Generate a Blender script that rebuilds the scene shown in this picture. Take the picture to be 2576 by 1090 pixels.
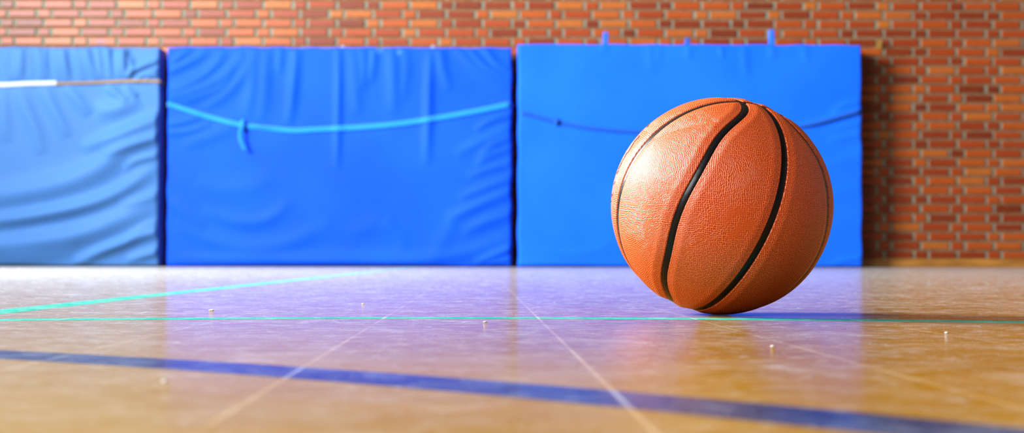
import bpy, bmesh, math, random
import numpy as np
from mathutils import Matrix, Vector, kdtree

for o in list(bpy.data.objects): bpy.data.objects.remove(o, do_unlink=True)
scene = bpy.context.scene
COL = scene.collection

# ------------------------------------------------------------------ camera
# a level tripod shot 6 cm above the gym floor, hall seen square on to the brick wall (+Y)
CAM_H = .0596
FPX, WPX, HPX = 3600., 2576., 1090.
YAW, PITCH, ROLL = math.radians(.3), math.radians(1.2), math.radians(.08)
cy_, sy_, cp_, sp_ = math.cos(YAW), math.sin(YAW), math.cos(PITCH), math.sin(PITCH)
Fv = Vector((sy_*cp_, cy_*cp_, sp_)); R0 = Vector((cy_, -sy_, 0)); U0 = R0.cross(Fv)
Rv = R0*math.cos(ROLL) + U0*math.sin(ROLL); Uv = U0*math.cos(ROLL) - R0*math.sin(ROLL)
cam_d = bpy.data.cameras.new('camera'); cam = bpy.data.objects.new('camera', cam_d); COL.objects.link(cam)
cam.matrix_world = Matrix(((Rv.x, Uv.x, -Fv.x, 0), (Rv.y, Uv.y, -Fv.y, 0), (Rv.z, Uv.z, -Fv.z, CAM_H), (0, 0, 0, 1)))
cam_d.sensor_width = 36; cam_d.sensor_fit = 'HORIZONTAL'
cam_d.lens = FPX/WPX*36
cam_d.shift_x = .02486; cam_d.shift_y = .01344
cam_d.clip_start = .02; cam_d.clip_end = 100
cam_d.dof.use_dof = True; cam_d.dof.focus_distance = 1.49; cam_d.dof.aperture_fstop = 8.6
scene.camera = cam

# ------------------------------------------------------------------ world, lights, exposure
world = bpy.data.worlds.new('world'); scene.world = world; world.use_nodes = True
bg = world.node_tree.nodes['Background']; bg.inputs[0].default_value = (.75, .88, 1, 1); bg.inputs[1].default_value = .15
scene.view_settings.view_transform = 'Standard'; scene.view_settings.look = 'None'
scene.view_settings.gamma = 1; scene.view_settings.use_curve_mapping = False
scene.view_settings.exposure = 0.0
try:
    scene.cycles.max_bounces = 8; scene.cycles.diffuse_bounces = 4; scene.cycles.glossy_bounces = 4
    scene.cycles.sample_clamp_indirect = 6; scene.cycles.use_denoising = True
except Exception: pass

# the hall
XL, XR, YB, YF, ZC = -6.4, 9.5, -10.0, 12.95, 6.6
WIN = [(-8.6, -5.2), (-4.6, -1.2), (-.6, 2.8), (3.4, 6.8), (7.4, 10.8)]     # window openings along the left wall (y range)
WZ0, WZ1 = 2.5, 5.9
for k, (a, b) in enumerate(WIN):                                          # daylight through each window
    L = bpy.data.lights.new('window_daylight', 'AREA'); L.shape = 'RECTANGLE'; L.size = WZ1-WZ0-.1; L.size_y = b-a-.1
    L.energy = (700, 850, 150, 4000, 650)[k]; L.color = (.93, .97, 1)
    o = bpy.data.objects.new('window_daylight', L); COL.objects.link(o)
    o.location = (XL+.06, (a+b)/2, (WZ0+WZ1)/2)
    o.rotation_euler = (0, math.radians(-90), 0)

# ------------------------------------------------------------------ helpers
def mesh_obj(name, V, Fc, mat=None, parent=None, smooth=False):
    me = bpy.data.meshes.new(name); me.from_pydata([tuple(v) for v in V], [], [tuple(f) for f in Fc])
    me.update()
    if smooth: me.polygons.foreach_set('use_smooth', [True]*len(me.polygons))
    o = bpy.data.objects.new(name, me); COL.objects.link(o)
    if mat: me.materials.append(mat)
    if parent: o.parent = parent
    return o

class MB:
    def __init__(s): s.v = []; s.f = []
    def box(s, a, b):
        n = len(s.v); x0, y0, z0 = a; x1, y1, z1 = b
        s.v += [(x0,y0,z0),(x1,y0,z0),(x1,y1,z0),(x0,y1,z0),(x0,y0,z1),(x1,y0,z1),(x1,y1,z1),(x0,y1,z1)]
        s.f += [tuple(n+i for i in q) for q in ((0,3,2,1),(4,5,6,7),(0,1,5,4),(1,2,6,5),(2,3,7,6),(3,0,4,7))]; return s
    def build(s, name, mat, parent=None, smooth=False): return mesh_obj(name, s.v, s.f, mat, parent, smooth)

def tag(o, label=None, cat=None, group=None, kind=None):
    if label: o['label'] = label
    if cat: o['category'] = cat
    if group: o['group'] = group
    if kind: o['kind'] = kind
    return o
def empty(name, loc):
    o = bpy.data.objects.new(name, None); COL.objects.link(o); o.location = loc; o.empty_display_size = .1; return o

class NT:
    """tiny node-graph helper"""
    def __init__(s, name):
        s.m = bpy.data.materials.new(name); s.m.use_nodes = True; s.t = s.m.node_tree
        s.p = s.t.nodes['Principled BSDF']; s.out = s.t.nodes['Material Output']
    def n(s, typ, ins=None, **kw):
        nd = s.t.nodes.new(typ)
        for k, v in kw.items(): setattr(nd, k, v)
        for k, v in (ins or {}).items(): s.set(nd.inputs[k], v)
        return nd
    def set(s, sock, v):
        if isinstance(v, bpy.types.NodeSocket): s.t.links.new(v, sock)
        elif isinstance(v, bpy.types.Node): s.t.links.new(v.outputs[0], sock)
        else:
            if isinstance(v, (tuple, list)) and len(v) == 3 and sock.type == 'RGBA': v = (*v, 1)
            sock.default_value = v
    def P(s, **kw):
        for k, v in kw.items(): s.set(s.p.inputs[k.replace('_', ' ')], v)
        return s
    def math(s, op, a, b=None, c=None, clamp=False):
        nd = s.t.nodes.new('ShaderNodeMath'); nd.operation = op; nd.use_clamp = clamp
        for i, v in enumerate((a, b, c)):
            if v is not None: s.set(nd.inputs[i], v)
        return nd.outputs[0]
    def mix(s, fac, a, b, mode='MIX'):
        nd = s.t.nodes.new('ShaderNodeMix'); nd.data_type = 'RGBA'; nd.blend_type = mode
        s.set(nd.inputs[0], fac); s.set(nd.inputs[6], a); s.set(nd.inputs[7], b); return nd.outputs[2]
    def ramp(s, fac, stops):
        nd = s.t.nodes.new('ShaderNodeValToRGB'); s.set(nd.inputs[0], fac); e = nd.color_ramp.elements
        while len(e) < len(stops): e.new(.5)
        for el, (p, c) in zip(e, stops):
            el.position = p; el.color = (*c, 1) if isinstance(c, (tuple, list)) else (c, c, c, 1)
        return nd.outputs[0]
    def noise(s, vec, scale, detail=3, rough=.5, dist=0):
        nd = s.n('ShaderNodeTexNoise', {'Scale': scale, 'Detail': detail, 'Roughness': rough, 'Distortion': dist})
        if vec is not None: s.set(nd.inputs['Vector'], vec)
        return nd.outputs[0]
    def maprange(s, v, a, b, c=0., d=1., smooth=False):
        nd = s.n('ShaderNodeMapRange', {0: v, 1: a, 2: b, 3: c, 4: d}); nd.clamp = True
        if smooth: nd.interpolation_type = 'SMOOTHSTEP'
        return nd.outputs[0]
    def pos(s):
        return s.n('ShaderNodeNewGeometry').outputs['Position']
    def obj(s): return s.n('ShaderNodeTexCoord').outputs['Object']
    def scalev(s, vec, sc):
        nd = s.n('ShaderNodeVectorMath', operation='MULTIPLY'); s.set(nd.inputs[0], vec); nd.inputs[1].default_value = sc; return nd.outputs[0]
    def dist(s, vec, pt):
        nd = s.n('ShaderNodeVectorMath', operation='DISTANCE'); s.set(nd.inputs[0], vec); nd.inputs[1].default_value = pt; return nd.outputs['Value']
    def bump(s, h, strength, distance):
        nd = s.n('ShaderNodeBump', {'Strength': strength, 'Distance': distance, 'Height': h}); return nd.outputs[0]

def plain(name, col, rough=.6, metal=0., spec=.5):
    m = NT(name); n = m.noise(m.obj(), 14, 3)
    m.P(Base_Color=m.mix(m.maprange(n, .3, .7), tuple(c*.9 for c in col), tuple(min(1, c*1.08) for c in col)), Roughness=rough, Metallic=metal)
    m.p.inputs['Specular IOR Level'].default_value = spec
    return m.m

# ------------------------------------------------------------------ materials
def floor_material(name, painted=None, gloss=None):
    """lacquered amber floor (or paint on it) with scuffs, dust and fine scratches over it"""
    m = NT(name); P = m.pos()
    sep = m.n('ShaderNodeSeparateXYZ'); m.set(sep.inputs[0], P); X, Y = sep.outputs[0], sep.outputs[1]
    # thin pale joints between the sheets, running away from the camera
    fr = m.math('ABSOLUTE', m.math('SUBTRACT', m.math('FRACT', m.math('ADD', m.math('DIVIDE', m.math('ADD', X, 100*.1585+.0975), .1585), .5)), .5))
    joint = m.maprange(fr, .006, .010, 1., 0.)
    jn = m.maprange(m.noise(P, 9, 3), .35, .6, .25, 1.)
    joint = m.math('MULTIPLY', joint, jn)
    if painted is None:
        g = m.noise(m.scalev(P, (3, 9, 1)), 3, 5, .65)
        tone = m.noise(P, 2.2, 2)
        wood = m.mix(m.maprange(g, .3, .7), FLOOR_A, FLOOR_B)
        wood = m.mix(m.maprange(tone, .3, .7, 0, .5), wood, FLOOR_C)
        wood = m.mix(m.maprange(X, .22, -.35, 0, .85, True), wood, FLOOR_GLOW)      # gloss from the windows painted into the floor colour on their side
        base = m.mix(m.math('MULTIPLY', joint, .42), wood, (.50, .36, .17))
    else:
        n = m.noise(P, 25, 3)
        base = m.mix(m.maprange(n, .5, .72, 0, .5), painted, tuple(min(1, c*1.6+.05) for c in painted))
        base = m.mix(m.math('MULTIPLY', joint, .35), base, (.6, .62, .6))
    # dust and rub marks: cloudy patches, wiped strokes, hairline scratches, specks
    d1 = m.maprange(m.noise(P, 11.0, 6, .68, .6), .46, .66)
    d2 = m.maprange(m.noise(m.scalev(P, (1, 1.3, 1)), 42, 6, .75, 1.2), .49, .68)
    wn = m.n('ShaderNodeTexNoise', {'Vector': P, 'Scale': 2.5, 'Detail': 2.}); ws = m.n('ShaderNodeVectorMath', operation='SCALE'); m.set(ws.inputs[0], wn.outputs['Color']); ws.inputs['Scale'].default_value = .5
    wa = m.n('ShaderNodeVectorMath', operation='ADD'); m.set(wa.inputs[0], P); m.set(wa.inputs[1], ws.outputs[0])
    ve = m.n('ShaderNodeTexVoronoi', {'Vector': wa.outputs[0], 'Scale': 6.}); ve.feature = 'DISTANCE_TO_EDGE'
    scr = m.math('MULTIPLY', m.maprange(ve.outputs['Distance'], .003, .011, 1., 0.), m.maprange(m.noise(P, 7, 3), .5, .62))
    sp = m.n('ShaderNodeTexVoronoi', {'Vector': P, 'Scale': 420.}); spk = m.maprange(sp.outputs['Distance'], .10, .22, 1., 0.)
    spk = m.math('MULTIPLY', spk, m.maprange(m.noise(P, 40, 3), .5, .62))
    dust = m.math('ADD', m.math('MULTIPLY', d1, DUST), m.math('MULTIPLY', d2, DUST*1.3), clamp=True)
    dust = m.math('ADD', dust, m.math('MULTIPLY', spk, .5), clamp=True)
    dust = m.math('ADD', dust, DUST0, clamp=True)
    base = m.mix(dust, base, (.80, .82, .84))
    rough = m.maprange(dust, 0, .5, COATR, COATR+.16)
    # micro scratches / orange-peel of the lacquer
    b1 = m.bump(m.noise(P, 1500, 2, .6), BUMPF, .0004)
    b2 = m.n('ShaderNodeBump', {'Strength': .25, 'Distance': .0015, 'Height': m.noise(m.scalev(P, (1, .5, 1)), 12, 2), 'Normal': b1}).outputs[0]
    m.P(Base_Color=base, Roughness=.5, Normal=b2)
    m.p.inputs['Specular IOR Level'].default_value = 0
    gl = m.n('ShaderNodeBsdfGlossy', {'Color': (.97, .97, .97, 1), 'Roughness': rough, 'Normal': b2})
    # thin veil of dust: what it covers grows with the slant of the view, 1 - exp(-depth / cos)
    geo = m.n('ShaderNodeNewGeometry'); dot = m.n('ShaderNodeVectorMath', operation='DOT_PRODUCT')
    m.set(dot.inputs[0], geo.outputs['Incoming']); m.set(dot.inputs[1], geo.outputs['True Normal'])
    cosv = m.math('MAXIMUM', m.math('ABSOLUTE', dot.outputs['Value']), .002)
    tau = m.math('MULTIPLY', m.math('MULTIPLY', m.maprange(X, -.6, .5, .95, .85), m.math('ADD', .12, m.math('ADD', m.math('MULTIPLY', d1, 1.5), m.math('ADD', m.math('MULTIPLY', d2, 6.5), m.math('ADD', m.math('MULTIPLY', scr, 6.), m.math('MULTIPLY', spk, 22.)))))), TAU)  # veil a little denser to the left, painting in the window gloss
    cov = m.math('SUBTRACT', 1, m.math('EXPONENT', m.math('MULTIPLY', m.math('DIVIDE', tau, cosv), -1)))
    # satin lacquer: mirror-like only near grazing, exp(-(k cos)^2)
    lac = m.math('MULTIPLY', m.math('EXPONENT', m.math('MULTIPLY', m.math('POWER', cosv, 2), -(gloss or (LACK, 0))[0])), (gloss or (0, LACW))[1])
    ml = m.n('ShaderNodeMixShader'); m.set(ml.inputs[0], lac); m.t.links.new(m.p.outputs[0], ml.inputs[1]); m.t.links.new(gl.outputs[0], ml.inputs[2])
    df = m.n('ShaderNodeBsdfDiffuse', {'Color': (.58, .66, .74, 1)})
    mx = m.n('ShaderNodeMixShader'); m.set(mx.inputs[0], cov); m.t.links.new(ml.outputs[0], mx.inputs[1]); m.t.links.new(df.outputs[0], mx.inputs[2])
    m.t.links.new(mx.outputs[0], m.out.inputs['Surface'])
    return m.m
LACK, LACW = 170., .62
FLOOR_GLOW = (.27, .185, .070)
FLOOR_A, FLOOR_B, FLOOR_C = (.155, .062, .001), (.225, .100, .002), (.26, .140, .008)
DUST, DUST0, COATR, BUMPF, TAU = .03, .0, .05, .35, .0013

def brick_material():
    m = NT('brick'); P = m.pos()
    g = m.n('ShaderNodeNewGeometry').outputs['Random Per Island']
    c = m.ramp(g, [(0, (.11, .012, .002)), (.25, (.20, .022, .003)), (.55, (.28, .037, .003)), (.8, (.34, .062, .005)), (1, (.36, .10, .012))])
    n = m.noise(P, 28, 4, .6)
    c = m.mix(m.maprange(n, .3, .75, 0, .35), c, (.24, .045, .008))
    # one violet smudge on a brick over the pale mat
    s = m.maprange(m.dist(P, (-3.43, 12.93, 2.03)), .02, .06, .7, 0)
    c = m.mix(s, c, (.20, .06, .10))
    m.P(Base_Color=c, Roughness=.42, Normal=m.bump(m.noise(P, 130, 3), .3, .003))
    m.p.inputs['Specular IOR Level'].default_value = .4
    return m.m
Z0B_, CRS_ = .112, .08383
FRZ_ = .5+(1/CRS_) % 1 if (1/CRS_) % 1 < .5 else (1/CRS_) % 1-.5
def mortar_material():
    m = NT('mortar'); P = m.pos(); n = m.noise(P, 18, 4)
    sep = m.n('ShaderNodeSeparateXYZ'); m.set(sep.inputs[0], P)
    # bed joints pointed in brown, head joints in grey
    fz = m.math('ABSOLUTE', m.math('SUBTRACT', m.math('FRACT', m.math('DIVIDE', m.math('ADD', sep.outputs[2], 1-Z0B_), CRS_)), FRZ_))
    bed = m.maprange(fz, .10, .14, 1., 0.)
    grey = m.mix(m.maprange(n, .3, .7), (.11, .125, .09), (.21, .23, .17))
    brown = m.mix(m.maprange(n, .3, .7), (.13, .05, .014), (.20, .085, .03))
    m.P(Base_Color=m.mix(bed, grey, brown), Roughness=.9, Normal=m.bump(m.noise(P, 90, 3), .6, .004))
    return m.m
def fabric(name, a, b, rough=.5, sheen=.2, stains=()):
    m = NT(name); P = m.pos()
    c = m.mix(m.maprange(m.noise(P, 1.6, 3), .35, .65), a, b)
    for pt, r, col, k in stains:
        s = m.maprange(m.math('ADD', m.dist(P, pt), m.math('MULTIPLY', m.noise(P, 30, 2), .02)), r*.5+.01, r+.012, k, 0)
        c = m.mix(s, c, col)
    w = m.math('ADD', m.n('ShaderNodeTexWave', {'Scale': 160., 'Vector': P}).outputs['Fac'], m.noise(P, 220, 2))
    m.P(Base_Color=c, Roughness=rough, Normal=m.bump(w, .15, .001))
    m.p.inputs['Sheen Weight'].default_value = sheen; m.p.inputs['Sheen Roughness'].default_value = .4
    m.p.inputs['Specular IOR Level'].default_value = .08
    return m.m

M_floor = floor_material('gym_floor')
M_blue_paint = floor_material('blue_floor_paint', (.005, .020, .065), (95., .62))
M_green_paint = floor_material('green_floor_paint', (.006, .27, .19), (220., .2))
M_brick, M_mortar = brick_material(), mortar_material()
M_plaster = plain('grey_plaster', (.14, .13, .12), .85)
M_ceiling = plain('dark_wood_ceiling', (.07, .05, .03), .9)
M_wood = NT('baseboard_wood')
_n = M_wood.noise(M_wood.scalev(M_wood.pos(), (1.2, 8, 20)), 3, 4)
M_wood.P(Base_Color=M_wood.mix(M_wood.maprange(_n, .3, .7), (.20, .075, .012), (.42, .19, .03)), Roughness=.45); M_wood = M_wood.m
M_wframe = plain('window_frame_paint', (.7, .71, .7), .5)
M_glass = NT('window_glass'); M_glass.P(Base_Color=(.95, .98, 1, 1), Roughness=.02, Alpha=.12); M_glass = M_glass.m

# ------------------------------------------------------------------ room
fl = MB(); fl.v = [(XL, YB, 0), (XR, YB, 0), (XR, YF+.1, 0), (XL, YF+.1, 0), (XL, YB, -.2), (XR, YB, -.2), (XR, YF+.1, -.2), (XL, YF+.1, -.2)]
fl.f = [(0,1,2,3), (7,6,5,4), (0,4,5,1), (1,5,6,2), (2,6,7,3), (3,7,4,0)]
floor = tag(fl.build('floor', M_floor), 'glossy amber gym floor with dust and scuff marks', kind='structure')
tag(MB().box((XL-.3, YB-.3, ZC), (XR+.3, YF+.5, ZC+.2)).build('ceiling', M_ceiling), 'dark wooden ceiling of the gym hall', kind='structure')
tag(MB().box((XR, YB-.3, 0), (XR+.3, YF+.4, ZC)).build('wall_right', M_plaster), 'grey plaster side wall of the hall', kind='structure')
tag(MB().box((XL, YB-.3, 0), (XR, YB, ZC)).build('wall_rear', M_plaster), 'grey plaster wall behind the viewer', kind='structure')
lw = MB(); lw.box((XL-.3, YB-.3, 0), (XL, YF+.4, WZ0)); lw.box((XL-.3, YB-.3, WZ1), (XL, YF+.4, ZC))
ys = [YB-.3] + [v for w in WIN for v in w] + [YF+.4]
for i in range(0, len(ys), 2): lw.box((XL-.3, ys[i], WZ0), (XL, ys[i+1], WZ1))
tag(lw.build('wall_left', M_plaster), 'grey plaster wall with a row of high windows', kind='structure')
for k, (a, b) in enumerate(WIN):
    f = MB(); x0, x1 = XL-.2, XL-.12
    f.box((x0, a, WZ0), (x1, b, WZ0+.06)); f.box((x0, a, WZ1-.06), (x1, b, WZ1))
    for j in range(4):
        yy = a + (b-a-.06)*j/3; f.box((x0, yy, WZ0+.06), (x1, yy+.06, WZ1-.06))
    wnd = tag(f.build('window_%d' % (k+1), M_wframe), 'high window in the left wall of the hall', kind='structure')
    for j in range(3):
        y0 = a + (b-a-.06)*j/3+.06; y1 = a + (b-a-.06)*(j+1)/3
        MB().box((XL-.165, y0, WZ0+.06), (XL-.155, y1, WZ1-.06)).build('pane', M_glass, wnd)

# brick wall: stretcher, stretcher, header in every course, courses staggered by half a repeat
PER, CRS, Z0B, X0B = .6623, .08383, .112, 4.004
ST, HD, BH, DEP = .2355, .104, .0625, .012
rnd = random.Random(5)
V, Fq = [], []
JX = (PER - 2*ST - HD)/3
for r in range(-1, int((ZC-Z0B)/CRS)+1):
    z = Z0B + r*CRS; ph = X0B + (PER/2 if r % 2 else 0)
    k0 = int((XL-ph)/PER)-1; k1 = int((XR-ph)/PER)+2
    for k in range(k0, k1):
        c = ph + k*PER
        for off, w in ((0, HD), (HD/2+JX+ST/2, ST), (HD/2+2*JX+1.5*ST, ST)):
            a, b = c+off-w/2+rnd.uniform(-.003, .003), c+off+w/2+rnd.uniform(-.003, .003)
            a, b = max(a, XL), min(b, XR)
            zb, zt = max(z-BH/2+rnd.uniform(-.002, .002), 0), min(z+BH/2+rnd.uniform(-.002, .002), ZC)
            if b-a < .02 or zt-zb < .01: continue
            e = .005; n = len(V); yb, yf = YF+.002, YF-DEP+rnd.uniform(-.002, .002)
            V += [(a,yb,zb),(b,yb,zb),(b,yb,zt),(a,yb,zt),(a+e,yf,zb+e),(b-e,yf,zb+e),(b-e,yf,zt-e),(a+e,yf,zt-e)]
            Fq += [(n+4,n+5,n+6,n+7),(n,n+1,n+5,n+4),(n+1,n+2,n+6,n+5),(n+2,n+3,n+7,n+6),(n+3,n,n+4,n+7)]
nb = len(Fq)
n = len(V)
V += [(XL,YF,0),(XR,YF,0),(XR,YF,ZC),(XL,YF,ZC),(XL,YF+.3,0),(XR,YF+.3,0),(XR,YF+.3,ZC),(XL,YF+.3,ZC)]
Fq += [(n,n+1,n+2,n+3),(n+5,n+4,n+7,n+6),(n+1,n+5,n+6,n+2),(n+4,n,n+3,n+7),(n+3,n+2,n+6,n+7),(n,n+4,n+5,n+1)]
wall = tag(mesh_obj('wall_back', V, Fq, M_brick), 'orange red brick wall with grey mortar joints', kind='structure')
wall.data.materials.append(M_mortar)
for i in range(nb, nb+6): wall.data.polygons[i].material_index = 1

bb = MB(); bb.box((XL, YF-.045, 0), (XR, YF-DEP-.003, .072)); bb.box((XL, YF-.037, .072), (XR, YF-DEP-.003, .080))
tag(bb.build('baseboard_back', M_wood), 'brown wooden baseboard along the foot of the brick wall', kind='structure')

# painted court lines: parts of the floor
def ribbon(pts, w, z0=-.002, z1=.0005, closed=False):
    pts = [np.array(p, float) for p in pts]; n = len(pts); V = []; Fq = []
    for i, p in enumerate(pts):
        a = pts[(i-1) % n] if closed or i else p; b = pts[(i+1) % n] if closed or i < n-1 else p
        t = b-a; t /= np.linalg.norm(t); q = np.array([-t[1], t[0]])*w/2
        for s, z in ((1, z0), (1, z1), (-1, z1), (-1, z0)): V.append((*(p+s*q), z))
    m = n if closed else n-1
    for i in range(m):
        j = (i+1) % n
        for k in range(4): Fq.append((4*i+k, 4*j+k, 4*j+(k+1) % 4, 4*i+(k+1) % 4))
    if not closed: Fq += [(0,1,2,3), (4*n-1,4*n-2,4*n-3,4*n-4)]
    return V, Fq
def circle(cx, cy, r, n=240): return [(cx+r*math.cos(i*2*math.pi/n), cy+r*math.sin(i*2*math.pi/n)) for i in range(n)]
for pts, w, m, lab, cl, zz in ((circle(-1.226, -.642, 1.8), .056, M_blue_paint, 'curved blue painted line close to the camera', True, .00012),
                      (circle(0, -.323, 1.8), .045, M_green_paint, 'curved green painted line passing just before the ball', True, .00014),
                      ([(-.545, -6), (-.545, 12.3)], .05, M_green_paint, 'straight green painted line running back to the mats', False, .0001)):
    v, f = ribbon(pts, w, z1=zz, closed=cl); o = mesh_obj('court_line', v, f, m, floor); o['label'] = lab

# ------------------------------------------------------------------ crash mats
YM = 12.6                 # plane of the mats' front faces
S = FPX/YM
def px(x, y): return ((x-1205)/S - .0008*(y-655)/40, CAM_H + (655+.0014*(x-1205)-y)/S)      # photo point on the mat plane -> X, Z
def seg_field(X, Z, pts, wid, amp):
    """smooth ridge of height amp along a polyline, tapering to both ends"""
    pts = [np.array(px(*p)) for p in pts]
    # smooth the polyline (Catmull-Rom)
    if len(pts) > 2:
        q = [pts[0]]+pts+[pts[-1]]; out = []
        for i in range(1, len(q)-2):
            for t in np.linspace(0, 1, 6, endpoint=False):
                p0, p1, p2, p3 = q[i-1], q[i], q[i+1], q[i+2]
                out.append(.5*((2*p1)+(-p0+p2)*t+(2*p0-5*p1+4*p2-p3)*t*t+(-p0+3*p1-3*p2+p3)*t**3))
        pts = out+[q[-2]]
    L = sum(np.linalg.norm(b-a) for a, b in zip(pts, pts[1:])); acc = 0
    best = np.full(X.shape, 1e9); bt = np.zeros(X.shape)
    for a, b in zip(pts, pts[1:]):
        d = b-a; l = np.linalg.norm(d)
        if l < 1e-6: continue
        t = ((X-a[0])*d[0]+(Z-a[1])*d[1])/l**2; tc = np.clip(t, 0, 1)
        ds = np.hypot(X-a[0]-tc*d[0], Z-a[1]-tc*d[1]); m = ds < best
        best[m] = ds[m]; bt[m] = ((acc+tc*l)/L)[m]; acc += l
    w = wid/S
    tap = np.sin(np.pi*np.clip(bt, 0, 1))**.8; tap = tap*(1.25-.25*tap)
    return amp*tap*np.exp(-(best/w)**2)

def fields(folds, X, Z, seed, noise):
    Y = np.zeros(X.shape)
    for pts, w, a in folds: Y += seg_field(X, Z, pts, w*{3: 1.3, 4: 1.3, 6: 1.2}[seed], a*{3: 2.7, 4: 2.6, 6: 1.7}[seed])
    rg = np.random.default_rng(seed)
    for _ in range(14):
        kx, kz = rg.normal(size=2)*4; Y += noise*.3*np.sin(kx*X+kz*Z+rg.uniform(0, 6.3))
    return Y

def make_mat(x0, x1, z1, folds, mat, seed, label, noise=.002, lean=0., dep=.3, sag=.0):
    root = empty('crash_mat', ((x0+x1)/2, YM+dep/2, 0)); ox, oy = root.location.x, root.location.y
    nx, nz = 300, 200
    # parameter spacing a little denser at the rims
    def par(n):
        t = np.linspace(0, 1, n); return t - .35*np.sin(2*np.pi*t)/(2*np.pi)
    xs = x0+(x1-x0)*par(nx); zs = .004+(z1-.004)*par(nz)
    X, Z = np.meshgrid(xs, zs)
    H = fields(folds, X, Z, seed, noise)
    # rounded rim
    dx = np.minimum(X-x0, x1-X); dz = np.minimum(Z-.004, z1-Z); r = .022
    rim = lambda d: r-np.sqrt(np.maximum(r*r-np.maximum(r-d, 0)**2, 0))
    fade = np.clip(np.minimum(dx, dz)/.03, .15, 1)
    Y = YM + rim(dx) + rim(dz) - H*fade
    rg = np.random.default_rng(seed+9)
    wob = sum(.0016*np.sin(rg.uniform(3, 26)*X+rg.uniform(0, 6)) for _ in range(5)) * np.clip((Z-z1+.25)/.25, 0, 1)
    wob2 = sum(.0014*np.sin(rg.uniform(3, 26)*Z+rg.uniform(0, 6)) for _ in range(5)) * (np.clip((X-x1+.2)/.2, 0, 1)+np.clip((x0+.2-X)/.2, 0, 1))
    V = np.stack([X-ox+wob2, Y-oy, Z+wob-sag*np.sin(np.pi*(X-x0)/(x1-x0))*Z/z1], -1).reshape(-1, 3)
    idx = np.arange(nx*nz).reshape(nz, nx)
    Fq = np.stack([idx[:-1, :-1], idx[:-1, 1:], idx[1:, 1:], idx[1:, :-1]], -1).reshape(-1, 4).tolist()
    loop = list(idx[0, :-1])+list(idx[:-1, -1])+list(idx[-1, :0:-1])+list(idx[:0:-1, 0])
    V = V.tolist(); prev = loop
    for yy, ins in ((YM+.06, 0), (YM+dep*.5, .004), (YM+dep-.03, 0), (YM+dep, .02)):
        cur = []
        for i in loop:
            vx, vy, vz = V[i]; hx, hz = vx, vz
            hx += -ins if hx > 0 else ins
            if vz > z1/2: hz -= ins
            cur.append(len(V)); V.append([hx, yy-oy, hz])
        k = len(loop)
        for i in range(k): Fq.append([prev[(i+1) % k], prev[i], cur[i], cur[(i+1) % k]])
        prev = cur
    Fq.append(prev[::-1][::1])
    cov = mesh_obj('mat_cover', V, Fq, mat, root, smooth=True)
    tag(root, label, 'gym mat')
    def surf(x, z):
        X = np.array([[x]]); Z = np.array([[z]]); return YM - float(fields(folds, X, Z, seed, noise)[0, 0])
    return root, surf

def cr(pts, n=8):
    pts = [np.array(p, float) for p in pts]; q = [2*pts[0]-pts[1]]+pts+[2*pts[-1]-pts[-2]]; out = []
    for i in range(1, len(q)-2):
        for t in np.linspace(0, 1, n, endpoint=False):
            p0, p1, p2, p3 = q[i-1], q[i], q[i+1], q[i+2]
            out.append(.5*((2*p1)+(-p0+p2)*t+(2*p0-5*p1+4*p2-p3)*t*t+(-p0+3*p1-3*p2+p3)*t**3))
    return out+[pts[-1]]
def strip3(P, w, th, nrm=(0, -1, 0), twist=None):
    """flat webbing along 3-D points: width across the path, thickness along nrm, softly domed"""
    V, Fq = [], []; n = len(P)
    prof = [(-1, -.5), (-.92, .3), (-.5, .55), (0, .62), (.5, .55), (.92, .3), (1, -.5)]
    for i, p in enumerate(P):
        a, b = P[max(i-1, 0)], P[min(i+1, n-1)]; t = (b-a)/max(np.linalg.norm(b-a), 1e-9)
        nn = np.array(nrm(i) if callable(nrm) else nrm, float)
        if twist is not None:
            pass
        nn = nn - t*(nn@t); nn /= np.linalg.norm(nn); s = np.cross(t, nn)
        if twist is not None:
            a_ = twist[i]; nn, s = nn*math.cos(a_)+s*math.sin(a_), s*math.cos(a_)-nn*math.sin(a_)
        wi = w[i] if hasattr(w, '__len__') else w
        for u, v in prof: V.append(tuple(p+s*u*wi/2+nn*v*th))
    k = len(prof)
    for i in range(n-1):
        for j in range(k): Fq.append((i*k+j, i*k+(j+1) % k, (i+1)*k+(j+1) % k, (i+1)*k+j))
    Fq += [tuple(range(k))[::-1], tuple(range((n-1)*k, n*k))]
    return V, Fq
def put(name, VF, mat, parent, label=None, smooth=True):
    r = parent
    while r.parent: r = r.parent
    off = np.array(r.location); V = [tuple(np.array(v)-off) for v in VF[0]]
    o = mesh_obj(name, V, VF[1], mat, parent, smooth)
    if label: o['label'] = label
    bm = bmesh.new(); bm.from_mesh(o.data); bmesh.ops.recalc_face_normals(bm, faces=bm.faces); bm.to_mesh(o.data); bm.free()
    return o
def strap_path(pts, surf, lift=.006, n=10):
    out = []
    for p in cr([px(*q) for q in pts], n): out.append(np.array([p[0], surf(p[0], p[1])-lift, p[1]]))
    return out

M_pale = fabric('pale_blue_canvas', (.045, .145, .40), (.052, .16, .43), .5, .1)
M_mid = fabric('royal_blue_canvas', (.003, .066, .72), (.005, .08, .78), .55, .0,
               stains=[((px(950, 124)[0], YM, px(950, 124)[1]), .045, (.03, .14, .30), .8), ((px(1000, 130)[0], YM, px(1000, 130)[1]), .032, (.035, .15, .30), .75)])
M_smooth = fabric('bright_blue_vinyl', (.006, .112, .86), (.009, .13, .90), .5, .0)
M_webl = fabric('light_blue_webbing', (.010, .19, .70), (.014, .22, .76), .5, .3)
M_webd = fabric('dark_blue_webbing', (.01, .07, .38), (.012, .09, .45), .6, .1)
M_webw = fabric('white_webbing', (.42, .48, .46), (.5, .56, .54), .6, .1)
M_webt = fabric('tan_cord', (.20, .14, .09), (.26, .18, .11), .7, .1)
M_webb = fabric('blue_loop_webbing', (.015, .11, .70), (.02, .15, .8), .6, .1)
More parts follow.
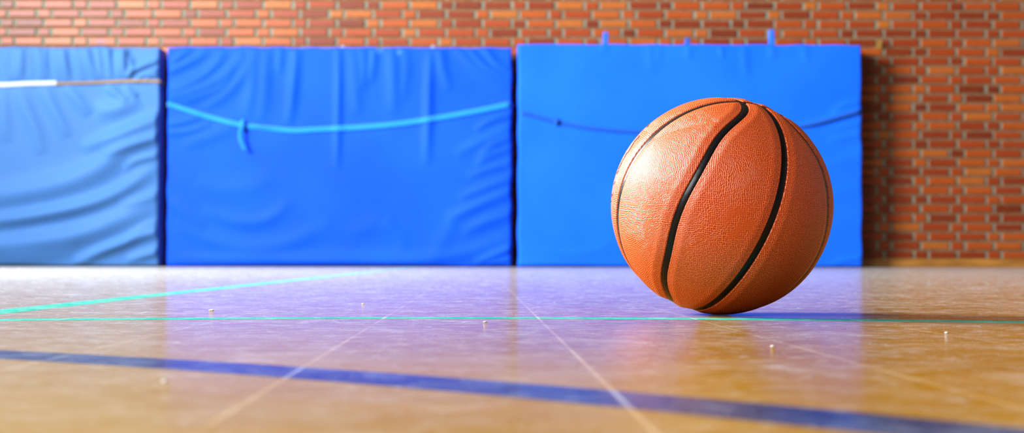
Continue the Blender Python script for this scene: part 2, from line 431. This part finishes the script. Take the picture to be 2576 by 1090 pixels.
M_eye = plain('eyelet_metal', (.30, .31, .34), .4, .3)

# left mat -------------------------------------------------------------
F1 = [([(-120,560),(0,556),(132,536),(235,511),(308,479),(367,438),(400,418)], 15, .026),
      ([(-120,625),(0,619),(132,604),(220,585),(294,556),(400,506)], 22, .026),
      ([(185,668),(250,636),(308,614),(367,591),(440,574)], 11, .020),
      ([(317,657),(360,644),(440,622)], 9, .012),
      ([(-120,500),(0,495),(117,474),(205,446),(264,412),(310,372),(440,318)], 24, .022),
      ([(199,376),(256,354),(327,326),(440,280)], 13, .018),
      ([(236,280),(285,276),(320,262),(345,245)], 16, .014),
      ([(260,392),(330,366),(440,332)], 9, .012),
      ([(312,434),(330,412),(372,396),(440,384)], 8, .010),
      ([(300,520),(350,505),(440,478)], 10, .008),
      ([(320,606),(366,570),(440,552)], 8, .006),
      ([(-20,655),(60,648),(140,640),(200,622)], 16, .008),
      # puckers over the strap
      ([(70,100),(74,160),(74,206)], 8, .006), ([(130,100),(138,160),(144,206)], 8, .008), ([(182,100),(194,160),(206,206)], 9, .009),
      ([(238,100),(248,160),(258,206)], 8, .009), ([(288,128),(292,160),(293,206)], 7, .010), ([(30,100),(34,160),(34,206)], 8, .007),
      ([(12,100),(16,160),(22,206)], 7, .009), ([(50,100),(50,160),(46,208)], 10, .014), ([(90,100),(98,160),(104,206)], 8, .012),
      ([(108,100),(112,160),(118,200)], 6, .006), ([(150,100),(160,165),(168,206)], 9, .013), ([(205,100),(222,160),(243,206)], 11, .015),
      ([(262,100),(272,160),(276,206)], 8, .016), ([(303,100),(308,165),(310,204)], 9, .020), ([(322,140),(328,170),(322,196)], 6, .008),
      ([(316,204),(330,180),(362,164),(400,150)], 6, .014), ([(332,206),(356,190),(400,174)], 5, .010), ([(358,206),(380,190),(440,186)], 4, .008),
      # and spreading below it
      ([(40,214),(62,270),(88,330),(104,390)], 14, .011), ([(104,214),(126,262),(152,310),(170,345)], 12, .010),
      ([(160,214),(190,250),(222,290)], 11, .009), ([(262,214),(290,236),(320,256)], 9, .010), ([(308,214),(326,232),(346,242)], 6, .008),
      ([(0,214),(8,290),(14,360)], 14, .008), ([(-60,124),(-56,206)], 9, .01), ([(-130,124),(-120,206)], 9, .01)]
m1, s1 = make_mat(-5.835, -2.818, 1.935, F1, M_pale, 3, 'pale blue wrinkled canvas crash mat tied with a white strap', noise=.002)
P = strap_path([(-300,222),(-120,217),(0,214),(60,211),(100,210),(140,209)], s1, .012)
put('strap', strip3(P, .042, .006), M_webw, m1, 'white webbing strap')
P = strap_path([(95,211),(160,210),(230,208),(300,205),(360,204),(398,205)], s1, .010)
xr = P[-1][0]; P += [np.array([-2.808, YM+.02, P[-1][2]]), np.array([-2.806, YM+.10, P[-1][2]-.004]), np.array([-2.806, YM+.28, P[-1][2]-.01])]
put('strap', strip3(P, .030, .006, nrm=lambda i: (0, -1, 0) if i < len(P)-3 else (.8, -.6 if i == len(P)-3 else 0, 0)), M_webt, m1, 'dirty tan cord')

# middle mat -----------------------------------------------------------
F2 = [([(637,100),(632,180),(628,240),(616,300)], 13, .006), ([(668,100),(664,180),(660,260),(650,312)], 12, .006),
      ([(742,100),(736,190),(730,260),(722,320)], 10, .009), ([(700,100),(700,150),(698,190)], 8, .004),
      ([(846,100),(848,200),(847,330),(846,430)], 7, .008), ([(880,100),(888,180),(896,300)], 12, .005),
      ([(905,100),(912,170),(908,230)], 9, .005), ([(940,100),(934,170),(930,210)], 8, .006), ([(978,100),(985,180),(988,290)], 12, .007),
      ([(1012,100),(1018,170),(1010,260)], 10, .004),
      ([(1080,120),(1076,190),(1074,330),(1072,420)], 9, .009), ([(1100,100),(1110,170),(1130,230)], 10, .006),
      ([(1131,100),(1190,168),(1275,222)], 11, .006), ([(1200,100),(1240,152),(1280,176)], 8, .007), ([(1160,100),(1218,165),(1282,200)], 7, .006),
      ([(395,190),(470,158),(520,126)], 8, .006), ([(395,236),(490,200),(540,160),(560,124)], 10, .008), ([(395,256),(520,215),(585,165),(606,124)], 11, .008),
      ([(440,262),(540,228),(585,180)], 8, .005), ([(500,275),(560,240),(604,190),(622,140)], 11, .006), ([(425,160),(450,140),(480,124)], 6, .005),
      ([(395,318),(462,306),(505,292)], 8, .006), ([(395,336),(470,330),(530,310)], 7, .005), ([(455,364),(520,345),(590,318)], 14, .005),
      ([(509,526),(582,555),(648,559),(699,537),(728,500)], 13, .006), ([(436,562),(528,604),(619,625),(710,617),(783,588),(838,562)], 17, .007),
      ([(490,455),(560,478),(640,470),(690,440)], 20, .004), ([(430,500),(470,540),(520,572)], 12, .004),
      ([(425,652),(600,655),(860,655),(1040,655),(1150,642),(1220,622),(1320,584)], 14, .011),
      ([(1320,612),(1250,640),(1190,664)], 9, .010), ([(1320,650),(1255,658),(1225,668)], 6, .006),
      ([(1320,438),(1225,470),(1150,502)], 10, .007), ([(1320,400),(1230,425),(1170,448)], 8, .005), ([(1320,472),(1220,508),(1120,556)], 11, .008),
      ([(1320,528),(1230,556),(1160,588)], 12, .008), ([(1320,306),(1205,358),(1140,392)], 11, .007), ([(1320,334),(1240,364),(1200,400)], 9, .007),
      ([(1320,362),(1240,388),(1190,420)], 8, .005), ([(1320,284),(1240,300),(1190,330)], 7, .006),
      ([(1080,660),(1140,560),(1150,520)], 16, .003), ([(960,560),(1010,600),(1000,640)], 16, .003), ([(870,590),(930,570),(1000,555)], 18, .003)]
m2, s2 = make_mat(-2.748, .288, 1.938, F2, M_mid, 4, 'royal blue crash mat with a light blue strap, between the other two mats', noise=.0015)
P = strap_path([(422,262),(432,266),(500,288),(560,305),(606,316)], s2, .012)
P = [np.array([-2.760, YM+.25, P[0][2]+.005]), np.array([-2.760, YM+.06, P[0][2]+.003])]+P
wd = [.05, .05]+[.055]*2+[.048]*(len(P)-4)
st = put('strap', strip3(P, wd, .007, nrm=lambda i: (-1, 0, 0) if i < 2 else (0, -1, 0)), M_webl, m2)
P = strap_path([(610,318),(630,320),(680,325),(740,329),(800,326),(900,321),(1000,312),(1100,297),(1200,279),(1278,263)], s2, .012)
n_ = len(P); w2 = [.045 if i < n_*.1 else .052 for i in range(n_)]; tw = [.55*math.exp(-((i/n_-.17)/.07)**2) for i in range(n_)]
P += [np.array([.292, YM+.05, P[-1][2]]), np.array([.293, YM+.25, P[-1][2]])]; w2 += [.05, .05]; tw += [0, 0]
put('strap', strip3(P, w2, .007, nrm=lambda i: (0, -1, 0) if i < n_ else (1, 0, 0), twist=tw), M_webl, m2)
def blob(c, r, seed=0, n=14):
    V, Fq = [], []; rg = np.random.default_rng(seed); ph = rg.uniform(0, 6, 3)
    for i in range(n+1):
        th = math.pi*i/n
        for j in range(2*n):
            a = math.pi*j/n; d = 1+.12*math.sin(3*a+ph[0]+2*th)+.10*math.sin(5*th+ph[1])*math.sin(th)
            V.append((c[0]+r[0]*d*math.sin(th)*math.cos(a), c[1]+r[1]*d*math.sin(th)*math.sin(a), c[2]+r[2]*d*math.cos(th)))
    for i in range(n):
        for j in range(2*n): Fq.append((i*2*n+j, i*2*n+(j+1) % (2*n), (i+1)*2*n+(j+1) % (2*n), (i+1)*2*n+j))
    return V, Fq
kx, kz = px(609, 316)
put('knot', blob((kx, YM-.032, kz), (.024, .026, .050), 1), M_webl, st)
P = [np.array([px(a, b)[0], YM-y, px(a, b)[1]]) for a, b, y in ((612,312,.05),(608,325,.065),(605,340,.075),(608,356,.080),(614,370,.075),(619,377,.07))]
P = cr(P, 6); put('loose_end', strip3(P, .036, .007, nrm=(.35, -1, 0)), M_webl, st, 'loose hanging end of the strap')
def ring(c, R, r, n=20, k=8):
    V, Fq = [], []
    for i in range(n):
        a = 2*math.pi*i/n
        for j in range(k):
            b = 2*math.pi*j/k; V.append((c[0]+(R+r*math.cos(b))*math.cos(a), c[1]+r*math.sin(b), c[2]+(R+r*math.cos(b))*math.sin(a)))
    for i in range(n):
        for j in range(k): Fq.append((i*k+j, ((i+1) % n)*k+j, ((i+1) % n)*k+(j+1) % k, i*k+(j+1) % k))
    return V, Fq
for ex in (857, 1085):
    a, b = px(ex, 117); put('eyelet', ring((a, YM+.035, b+.004), .012, .007), M_eye, m2, 'grey metal eyelet')

# right mat ------------------------------------------------------------
F3 = [([(2205,252),(2130,262),(2090,284)], 8, .007), ([(2205,270),(2110,290),(2060,306),(2005,318)], 7, .010), ([(2205,330),(2120,345),(2080,352)], 10, .006),
      ([(2205,385),(2110,405),(2060,418)], 14, .004), ([(2205,300),(2120,318),(2070,330)], 8, .005), ([(2205,470),(2120,482),(2070,500)], 14, .003),
      ([(1308,618),(1380,640),(1460,640),(1540,620)], 12, .004), ([(1308,655),(1400,662),(1520,662)], 8, .003), ([(2090,665),(2130,654),(2205,645)], 8, .006),
      ([(1632,100),(1632,140),(1640,190)], 9, .003), ([(1515,100),(1516,134)], 10, .003), ([(1728,100),(1732,150)], 9, .004), ([(1812,100),(1816,150)], 6, .004),
      ([(1868,100),(1872,150),(1880,200)], 9, .004), ([(1940,100),(1944,150)], 9, .004), ([(1660,100),(1650,170)], 9, .002), ([(2020,100),(2030,160)], 9, .003),
      ([(1308,300),(1360,330),(1420,340)], 14, .002)]
m3, s3 = make_mat(.341, 3.383, 1.972, F3, M_smooth, 6, 'smooth bright blue crash mat with loops on top, behind the basketball', noise=.002)
P = strap_path([(1310,284),(1340,291),(1395,306),(1450,317),(1520,326),(1600,332),(1700,338),(1800,338),(1900,332),(2000,320),(2060,308),(2110,294),(2160,280)], s3, .010)
st = put('strap', strip3(P, .034, .006), M_webd, m3, 'dark blue strap')
kx, kz = px(1397, 306); put('knot', blob((kx, YM-.028, kz), (.022, .02, .030), 2), M_webd, st)
for lx, ztop, mt, w, lab in ((1522, 78, M_webb, .046, 'tall blue webbing loop'), (1730, 93, M_webd, .044, 'short dark blue webbing loop'), (1944, 72, M_webb, .048, 'tall blue webbing loop')):
    a = px(lx, 100)[0]; zt = px(lx, ztop)[1]+.005; zb = 1.93
    P = [np.array([a, YM+.05, zb]), np.array([a, YM+.052, (zb+zt)/2]), np.array([a+.003, YM+.058, zt-.012]), np.array([a+.003, YM+.072, zt]), np.array([a+.003, YM+.086, zt-.012]), np.array([a, YM+.092, (zb+zt)/2]), np.array([a, YM+.094, zb])]
    put('strap_loop', strip3(cr(P, 5), w, .006, nrm=lambda i: (0, -1, .001) if i < 12 else ((0, 0, 1) if i < 19 else (0, 1, .001))), mt, m3, lab)

# ------------------------------------------------------------------ small hook plugged into the wall, right of the mats
hx, hz = (2214-1205)/FPX*YF, CAM_H+(655+1.4-111)/FPX*YF
M_brass = plain('old_brass', (.30, .15, .03), .5, .3)
hk = empty('wall_hook', (hx, YF-DEP, hz))
MB().box((-.026, -.012, -.042), (.026, .004, .042)).build('plate', M_brass, hk)
put('hook', strip3(cr([np.array(p)+np.array(hk.location) for p in ((0,-.008,.01),(0,-.05,.006),(0,-.075,-.012),(0,-.085,.012),(0,-.085,.03))], 5), .014, .008, nrm=(1, 0, 0)), M_brass, hk)
tag(hk, 'small brass coloured hook on the brick wall, right of the mats', 'hook')

# ------------------------------------------------------------------ basketball
BC = np.array([.268, 1.583, .12]); BR = .12; BSC = np.array([1.012, 1., 1.])
p_ = [1.86388, .46318, -.00359, 1.39228, .78094, 1.80451, .00199, .0001, -.01348, -.01072, .01299, .04897]
def rotm(v):
    v = np.array(v); a = np.linalg.norm(v); k = v/a; K = np.array([[0,-k[2],k[1]],[k[2],0,-k[0]],[-k[1],k[0],0]])
    return np.eye(3)+math.sin(a)*K+(1-math.cos(a))*K@K
BM = rotm(p_[:3]); NP = 1600
t = np.linspace(0, 2*np.pi, NP, endpoint=False)
def seam_loop(s):
    th, ph, n_, k4, k6, k8 = p_[3:9]
    c, si = np.cos(t), np.sin(t)
    r = (np.abs(c)**n_+np.abs(si)**n_)**(-1/n_)*(1+k4*np.cos(4*t)+k6*np.cos(6*t)+k8*np.cos(8*t))
    a, b = r*c*th, r*si*ph
    return np.stack([s*np.cos(a)*np.cos(b), np.sin(a)*np.cos(b), np.sin(b)], 1)
w_ = p_[9]+p_[10]*np.cos(2*t)+p_[11]*np.sin(2*t)
seams = [np.stack([np.cos(t), np.sin(t), 0*t], 1), seam_loop(-1), np.stack([np.sin(w_), np.cos(w_)*np.cos(t), np.cos(w_)*np.sin(t)], 1), seam_loop(1)]
seams = [q@BM.T for q in seams]
# resample evenly
def even(q, n=900):
    q = np.vstack([q, q[:1]]); d = np.r_[0, np.cumsum(np.linalg.norm(np.diff(q, axis=0), axis=1))]
    s = np.linspace(0, d[-1], n, endpoint=False); r = np.stack([np.interp(s, d, q[:, i]) for i in range(3)], 1)
    for _ in range(6): r = (np.roll(r, 1, 0)+2*r+np.roll(r, -1, 0))/4
    return r/np.linalg.norm(r, axis=1)[:, None]
seams = [even(q) for q in seams]
kd = kdtree.KDTree(sum(len(q) for q in seams)); i = 0
for q in seams:
    for v in q: kd.insert(Vector(v), i); i += 1
kd.balance()
SW = .0037                      # half width of the black channel
NB = 250
ang = np.linspace(-np.pi/4, np.pi/4, NB+1); g = np.tan(ang); GU, GV = np.meshgrid(g, g)
axes = [((1,0,0),(0,1,0),(0,0,1)), ((-1,0,0),(0,-1,0),(0,0,1)), ((0,1,0),(-1,0,0),(0,0,1)), ((0,-1,0),(1,0,0),(0,0,1)), ((0,0,1),(1,0,0),(0,1,0)), ((0,0,-1),(-1,0,0),(0,1,0))]
BV, BF, BUV = [], [], []
AU, AV = np.meshgrid(ang, ang)
for fi, (c, u, v) in enumerate(axes):
    c, u, v = map(np.array, (c, u, v))
    D = c+GU[..., None]*u+GV[..., None]*v; D = (D/np.linalg.norm(D, axis=-1)[..., None]).reshape(-1, 3)
    idx = np.arange((NB+1)**2).reshape(NB+1, NB+1)+fi*(NB+1)**2
    q = np.stack([idx[:-1,:-1], idx[:-1,1:], idx[1:,1:], idx[1:,:-1]], -1).reshape(-1, 4)
    if np.dot(np.cross(u, v), c) < 0: q = q[:, ::-1]
    BV.append(D); BF.append(q); BUV.append(np.stack([AU.ravel()+fi*7, AV.ravel()+fi*3], 1))
BV = np.vstack(BV); BF = np.vstack(BF); BUV = np.vstack(BUV)
yawb = rotm(np.array([0, 0, 1.])*math.radians(-8)); BV = BV@yawb.T
dist = np.array([kd.find(Vector(v))[2] for v in BV])*BR
sm = lambda x: x*x*(3-2*x)
dd = np.clip((dist-SW*.86)/.0012, 0, 1)
rad = BR - .0024*(1-sm(dd)) - .0009*np.exp(-((dist-SW)/.0060)**2)*(dist > SW*.8) - .0009*(dist <= SW*.8)
# slight swelling line beside the channels
rad += .0004*np.exp(-((dist-.013)/.004)**2)
CO = BV*rad[:, None]*BSC
CO[:, 2] = np.maximum(CO[:, 2], -.1199)
ball = empty('basketball', (BC[0], BC[1], 0)); tag(ball, 'orange pebbled basketball with black seams resting on the gym floor', 'basketball')
me = bpy.data.meshes.new('ball_cover')
me.vertices.add(len(CO)); me.vertices.foreach_set('co', (CO+np.array([0, 0, .12])).ravel())
me.loops.add(BF.size); me.loops.foreach_set('vertex_index', BF.ravel().astype(np.int32))
me.polygons.add(len(BF)); me.polygons.foreach_set('loop_start', np.arange(0, BF.size, 4, dtype=np.int32))
me.polygons.foreach_set('use_smooth', np.ones(len(BF), bool))
uvl = me.uv_layers.new(name='UVMap'); 
me.update(calc_edges=True); me.validate()
uvl.data.foreach_set('uv', BUV[BF.ravel()].ravel())
bm = bmesh.new(); bm.from_mesh(me); bmesh.ops.remove_doubles(bm, verts=bm.verts, dist=1e-5); bm.to_mesh(me); bm.free()
cover = bpy.data.objects.new('ball_cover', me); COL.objects.link(cover); cover.parent = ball

def ball_material():
    m = NT('pebbled_orange_leather')
    uv = m.n('ShaderNodeUVMap', uv_map='UVMap').outputs[0]; P = m.obj()
    warp = m.n('ShaderNodeTexNoise', {'Vector': uv, 'Scale': 6., 'Detail': 1.}); 
    wv = m.n('ShaderNodeVectorMath', operation='SCALE'); m.set(wv.inputs[0], warp.outputs['Color']); wv.inputs['Scale'].default_value = .05
    av = m.n('ShaderNodeVectorMath', operation='ADD'); m.set(av.inputs[0], uv); m.set(av.inputs[1], wv.outputs[0])
    vo = m.n('ShaderNodeTexVoronoi', {'Vector': av.outputs[0], 'Scale': 57., 'Randomness': .45}); vo.voronoi_dimensions = '2D'
    ve = m.n('ShaderNodeTexVoronoi', {'Vector': av.outputs[0], 'Scale': 57., 'Randomness': .45}); ve.voronoi_dimensions = '2D'; ve.feature = 'DISTANCE_TO_EDGE'
    # worn, smeared patch in the moulding near the middle
    n1 = m.noise(P, 70, 4, .65)
    dp = m.dist(P, (.002, -.117, .098))
    worn = m.math('MULTIPLY', m.maprange(dp, .012, .026, 1, 0), m.maprange(n1, .42, .56))
    cell = m.maprange(vo.outputs['Distance'], .52, .16, 0, 1, True)
    c = m.mix(cell, NET, PEB)
    c = m.mix(m.math('MULTIPLY', worn, .8), c, (.56, .065, .008))
    c = m.mix(m.maprange(m.noise(P, 22, 3), .4, .7, 0, .22), c, (.50, .10, .03))
    st = m.math('SUBTRACT', 1, m.math('MULTIPLY', worn, .85))
    b = m.n('ShaderNodeBump', {'Height': m.maprange(ve.outputs['Distance'], .0, .38, 0, 1, True), 'Distance': .0003}); m.set(b.inputs['Strength'], st); b.invert = False
    m.P(Base_Color=c, Roughness=BALLR, Normal=b.outputs[0])
    m.p.inputs['Specular IOR Level'].default_value = .62
    return m.m
NET, PEB, BALLR = (.80, .130, .017), (.36, .012, .0008), .36
me.materials.append(ball_material())

M_seam = NT('black_rubber'); M_seam.p.inputs['Specular IOR Level'].default_value = .25; M_seam.P(Base_Color=(.004, .004, .005, 1), Roughness=.3, Normal=M_seam.bump(M_seam.noise(M_seam.obj(), 160, 2), .3, .0005)); M_seam = M_seam.m
for qi, q in enumerate(seams):
    n = len(q); V, Fq = [], []; prof = [(-1.12, -.0036), (-1.0, -.0018), (-.6, -.0014), (0, -.0012), (.6, -.0014), (1.0, -.0018), (1.12, -.0036)]; k = len(prof)
    for i in range(n):
        tt = q[(i+1) % n]-q[i-1]; tt /= np.linalg.norm(tt); s = np.cross(q[i], tt)
        for u, r in prof:
            p = q[i]+s*u*SW/BR; p /= np.linalg.norm(p); p = p*(BR+r-qi*.00004)*BSC; V.append((p[0], p[1], max(p[2], -.1198)+.12))
    for i in range(n):
        j = (i+1) % n
        for a in range(k-1): Fq.append((i*k+a, i*k+a+1, j*k+a+1, j*k+a))
    mesh_obj('seam', V, Fq, M_seam, ball, True)

# foil lettering wrapped round the far left of the ball, seen almost edge on
def ball_dir(x, y):
    d = Vector(Fv) + Vector(Rv)*((x-1223.96)/FPX) + Vector(Uv)*((579.6-y)/FPX); d.normalize()
    o = Vector((0, 0, CAM_H))-Vector(BC); b = o.dot(d); c = o.dot(o)-(BR*.9995)**2; D = b*b-c
    p = o+d*(-b-math.sqrt(max(D, 0))); return np.array(p.normalized())
M_ink = plain('maroon_foil', (.10, .015, .02), .4)
V, Fq = [], []
rg = random.Random(2)
for (x, y, l, w) in ((1633,316,.014,.0022),(1608,347,.005,.004),(1603,352,.004,.004),(1596,362,.010,.0016),(1589,373,.012,.003),(1578,389,.006,.003),(1571,402,.012,.0014),(1563,418,.010,.0022),(1557,433,.006,.0022),(1549,461,.007,.0016),(1543,492,.010,.0018),(1541,507,.006,.0015)):
    c = ball_dir(x, y); c2 = ball_dir(x+3, y-5); tt = c2-c; tt -= c*(tt@c); tt /= np.linalg.norm(tt); s = np.cross(c, tt)
    k = 5; n0 = len(V)
    for i in range(k):
        for u in (-1, 1):
            p = c+tt*(i/(k-1)-.5)*l/BR+s*u*w/2/BR*(1+.4*rg.uniform(-1, 1)); p /= np.linalg.norm(p)
            for rr in (-.0006, .0005): V.append(tuple(p*(BR+rr)*BSC+np.array([0, 0, .12])))
    for i in range(k-1):
        a = n0+4*i; b = a+4
        for e in ((0,1,3,2),): Fq += [(a+1,b+1,b+3,a+3),(a,b,b+1,a+1),(a+2,a+3,b+3,b+2)]
    Fq += [(n0,n0+1,n0+3,n0+2),(b,b+1,b+3,b+2)]
mesh_obj('lettering', V, Fq, M_ink, ball)['label'] = 'dark foil lettering at the left rim'

# ------------------------------------------------------------------ crumbs of grit on the floor
M_crumb = plain('pale_grit', (.75, .75, .72), .7)
for k, (x, y, r, lab) in enumerate(((-.311, 1.668, .0019, 'pale crumb on the floor below the middle mat, left of its strap knot'),
      (-.156, 1.929, .0013, 'tiny pale crumb on the floor beyond the green arc'),
      (.006, 1.369, .0012, 'tiny pale crumb on the floor just before the green arc, left of the ball'),
      (.203, .9895, .0009, 'tiny pale crumb on the floor in the reflection of the ball'),
      (.3845, 1.176, .0010, 'tiny pale crumb on the amber floor, rightmost of the crumbs'),
      (-.153, .699, .0009, 'blurred pale crumb on the floor in front of the blue line'))):
    v, f = blob((0, 0, r*.5), (r*1.6, r*1.2, r*.6), k+3, 8)
    o = mesh_obj('floor_crumb', v, f, M_crumb, None, True); o.location = (x, y, 0); tag(o, lab, 'crumb', 'crumbs of grit on the gym floor')
